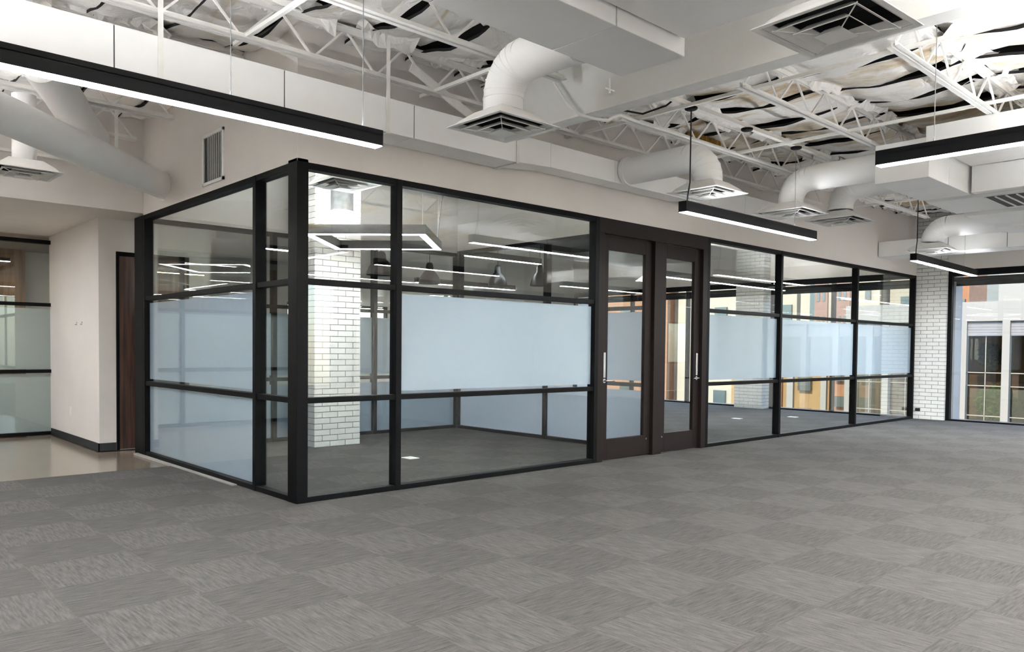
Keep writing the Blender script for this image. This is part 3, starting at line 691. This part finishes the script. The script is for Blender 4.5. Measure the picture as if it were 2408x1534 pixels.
# floor plates
for lab, x, y in (('white floor outlet plate in the first glass room', 2.37, 1.68), ('left white floor outlet plate in the second glass room', 8.9, 1.9), ('middle white floor outlet plate in the second glass room', 10.6, 2.2), ('right white floor outlet plate in the second glass room', 11.9, 1.7)):
    tag(box(x-.07, x+.07, y-.09, y+.09, 0, .008).build('floor_plate', M['white_plastic'], bevel=.002), lab, 'outlet', 'floor outlet plates')

# lounge behind the corridor glass
tag(box(-1.6, -.45, 8.9, 9.18, 0, 1.1).build('counter', M['oak_panel'], bevel=.006), 'low tan counter behind the corridor glass', 'counter')
g = tag(empty('fill_light', (-1.1, 8.2, 2.62)), 'slim added fill light bar behind the corridor glass', 'ceiling light')
box(-1.2, .5, -.03, .03, 0, .05).build('housing', M['black_metal'], g); box(-1.2, .5, -.025, .025, -.006, 0).build('diffuser_lens', M['fill_warm'], g)  # added light to brighten the area behind the corridor glass
for k in (-1.0, .3): MB().tube([(k, 0, .05), (k, 0, .30)], .006, 8).build('stem', M['black_metal'], g)
g = tag(empty('fill_light', (-2.6, 5.5, 2.86)), 'unseen fill light added over the corridor left of the frame', 'ceiling light')
box(-.5, .5, -.07, .07, 0, .055).build('housing', M['black_metal'], g); box(-.49, .49, -.06, .06, -.004, 0).build('diffuser_lens', M['lamp_far'], g)  # added out of view to brighten the corridor

# ------------------------------------------------------------------ outside
mat('stucco', (146,138,127), .8, noise=.03, nscale=1)
mat('cream_wall', (165,151,128), .8, noise=.05, nscale=.6)
mat('orange_brick', (146,98,64), .85, noise=.12, nscale=3)
mat('pink_brick', (134,97,80), .85, noise=.12, nscale=3)
mat('tan_wall', (150,116,72), .85, noise=.12, nscale=2)
mat('shutter', (132,126,122), .6, noise=.05, nscale=3)
mat('dark_glass', (40,46,48), .08, noise=.2, nscale=1, spec=.8)
mat('teal_glass', (48,68,70), .1, noise=.2, nscale=1)
mat('asphalt', (96,94,92), .9, noise=.1, nscale=3)
mat('leaf', (120,142,30), .7, noise=.4, nscale=9)
mat('leaf_dark', (52,70,34), .8, noise=.4, nscale=6)
mat('bark', (80,64,50), .9, noise=.2)
mat('blue_wall', (104,112,145), .7, noise=.03)
mat('muntin', (150,140,125), .6)
tag(box(XF+1, 140, -80, 80, -4.3, -4.2).build('ground', M['asphalt']), 'grey street pavement below the windows', 'ground', None, 'structure')
# white neighbour
XB = 26.0
g = tag(empty('neighbour_building', (XB, 0, -4.2)), 'near white building with tall shuttered windows across the street', 'building')
def bx(nm, m, x0, x1, y0, y1, z0, z1, p=g, bevel=0, o=(XB, 0, -4.2)): return box(x0-o[0], x1-o[0], y0-o[1], y1-o[1], z0-o[2], z1-o[2]).build(nm, M[m], p, bevel)
bays = []; y = 6.64
while y > -9:
    bays.append((y-1.05, y)); y -= 1.27
bx('parapet', 'stucco', XB, XB+8, -45, 6.95, 2.42, 3.07); bx('upper_storey', 'stucco', XB+.3, XB+8, -45, 2.0, 3.07, 6.5)  # length carried on out of view to keep bright sky out of reflections
bx('rear_mass', 'stucco', XB+2.5, XB+8, -45, 6.95, -4.2, 2.42); bx('base', 'stucco', XB, XB+2.5, -45, 6.95, -4.2, -3.3)
prev = 6.95
for a, b_ in bays:
    bx('pilaster', 'stucco', XB, XB+.35, b_, prev, -3.3, 2.42); prev = a
bx('side_wall', 'stucco', XB, XB+.35, -45, prev, -3.3, 2.42)
for n_, (a, b_) in enumerate(bays):
    wv = bx('window', 'tinted_pane', XB+.22, XB+.24, a, b_, -3.3, 1.93)
    sh = bx('shutter_box', 'shutter', XB+.12, XB+.34, a, b_, 1.93, 2.42)
    if n_ < 6:
        for q in range(5):
            box(XB+.11-XB, XB+.125-XB, a, b_, 1.95+q*.092+4.2, 1.95+q*.092+.075+4.2).build('shutter_slat', M['shutter'], sh)
        mb = MB(); mb.box(.20, .225, (a+b_)/2-.012, (a+b_)/2+.012, .9, 6.13)
        for zq in (.70, .26, -.75, -1.9): mb.box(.20, .225, a, b_, zq-.015+4.2, zq+.015+4.2)
        mb.build('muntin', M['muntin'], wv)
bx('interior_wall', 'orange_brick', XB+1.9, XB+2.4, -9.5, 6.8, -3.3, 2.4)
def reflection_bush(name, label, x, y, z, r, m, n=420):
    rg = random.Random(int(x*100+y*10)); mb = MB()
    for k in range(n):
        d = Vector((rg.gauss(0,1), rg.gauss(0,1), rg.gauss(0,1))).normalized()*r*rg.uniform(.45, 1.0); d.z *= 1.1
        c = Vector((x, y, z))+d; s = rg.uniform(.05, .12); u = Vector((rg.gauss(0,1), rg.gauss(0,1), rg.gauss(0,1))).normalized(); v = u.orthogonal().normalized()
        mb.add([c-u*s, c+v*s*.5, c+u*s, c-v*s*.5], [(0,1,2,3)])
    g_ = empty(name, (0, 0, 0)); mb.build('foliage', m, g_)
    MB().tube([(x, y, z-r*1.8), (x+.05, y, z-r*.6), (x, y+.04, z)], [.06, .05, .02], 8).build('trunk', M['bark'], g_)
    return g_
tag(reflection_bush('reflection_bush', 'bright green bush low in the tall window of the white building', XB+.9, 2.15, -.35, .62, M['leaf'], 700), 'bright green bush low in the tall window of the white building', 'reflection_bush')  # leaves behind the pane imitate a tree's reflection in the glass
tag(reflection_bush('reflection_bush', '', XB+1.35, 2.5, 1.3, .42, M['leaf_dark']), 'dark shrub above the bright bush standing in for foliage reflected in the tall window', 'reflection_bush')
tag(reflection_bush('reflection_bush', '', XB+1.0, .9, -.2, .55, M['leaf_dark']), 'dark shrub standing in for foliage reflected in the second tall window at the right edge', 'reflection_bush')
# towers behind
def tower(name, label, x, y0, y1, ztop, m, cols, depth=10, z0=-4.2, win='teal_glass', wh=1.3, storey=3.1, stripes=None):
    g_ = tag(empty(name, (x, y0, z0)), label, 'building'); box(0, depth, 0, y1-y0, 0, ztop-z0).build('wall', M[m], g_)
    if stripes:
        for (a, b_, mm) in stripes: box(-.15, 0, a, b_, 0, ztop-z0-.01).build('facade_strip', M[mm], g_)
    zz_ = 1.0
    while zz_+wh < ztop-z0:
        for (a, b_) in cols:
            box(-.20, -.02, a, b_, zz_, zz_+wh).build('window', M[win], g_)
        zz_ += storey
    return g_
tower('apartment_tower', 'cream and pink brick tower with teal windows, far behind the second room', 45, 13.4, 18.4, 16, 'cream_wall', [(1.95,2.12), (2.28,2.45), (3.3,3.47), (3.65,3.82), (.5,.8)], win='dark_glass', wh=.6, storey=1.55,
      stripes=[(1.75, 2.6, 'pink_brick'), (2.6, 2.85, 'teal_glass'), (3.15, 4.0, 'pink_brick'), (4.0, 4.3, 'teal_glass')])
tower('cream_tower', 'plain cream tower with square windows right of the pink brick tower', 46, 9.3, 13.2, 14, 'cream_wall', [(.4,1.2), (2.3,3.2)], wh=1.7)
tower('brick_block', 'orange brick block with dark windows behind the white building', 44, 8.25, 9.0, 9, 'orange_brick', [(.15,.6)], win='dark_glass', depth=3)
tower('orange_block', 'orange brick low block left of the white building', 30, 7.05, 9.4, 1.9, 'orange_brick', [(.35,.95), (1.5,2.05)], win='dark_glass', wh=.45, storey=1.1, stripes=[(1.05, 1.35, 'stucco')])
tower('tan_block', 'tan slatted low block with dark windows left of the orange block', 30.5, 9.5, 14.5, 1.7, 'tan_wall', [(.9,1.5), (3.3,4.2)], win='dark_glass', wh=.6, storey=1.4, stripes=[(.2, .45, 'stucco'), (1.75, 2.05, 'stucco'), (2.3, 2.34, 'orange_brick'), (2.6, 2.64, 'orange_brick'), (2.9, 2.94, 'orange_brick'), (4.4, 4.44, 'orange_brick'), (4.7, 4.74, 'orange_brick')])
tower('blue_block', 'pale blue block above the white parapet', 60, 9.6, 12.2, 11, 'blue_wall', [(.3,.5)], win='teal_glass', depth=4)
tower('glass_tower', 'blue-green glass tower beyond the pier in the second room', 48, 20.2, 30, 15, 'cream_wall', [(.3,1.0), (1.6,2.6), (3.6,4.4), (5.4,6.4), (7.4,8.4)], win='teal_glass', wh=1.6)
tower('orange_tower', 'orange brick tower beside the glass tower', 47, 30.3, 44, 12, 'orange_brick', [(1,2), (3.5,4.5), (6,7), (8.5,9.5), (11,12)], win='dark_glass', wh=1.6)
tower('horizon_block', 'long block added to cover the bright horizon far down the street', 85, 46, 120, 14, 'cream_wall', [(4+8*k, 7+8*k) for k in range(8)], win='dark_glass', wh=1.6)  # added block that hides the bright horizon
tower('horizon_block', 'second long block added to cover the bright horizon behind the towers', 80, 12.5, 45, 12, 'blue_wall', [(3+6*k, 5+6*k) for k in range(5)], win='dark_glass', wh=1.6)
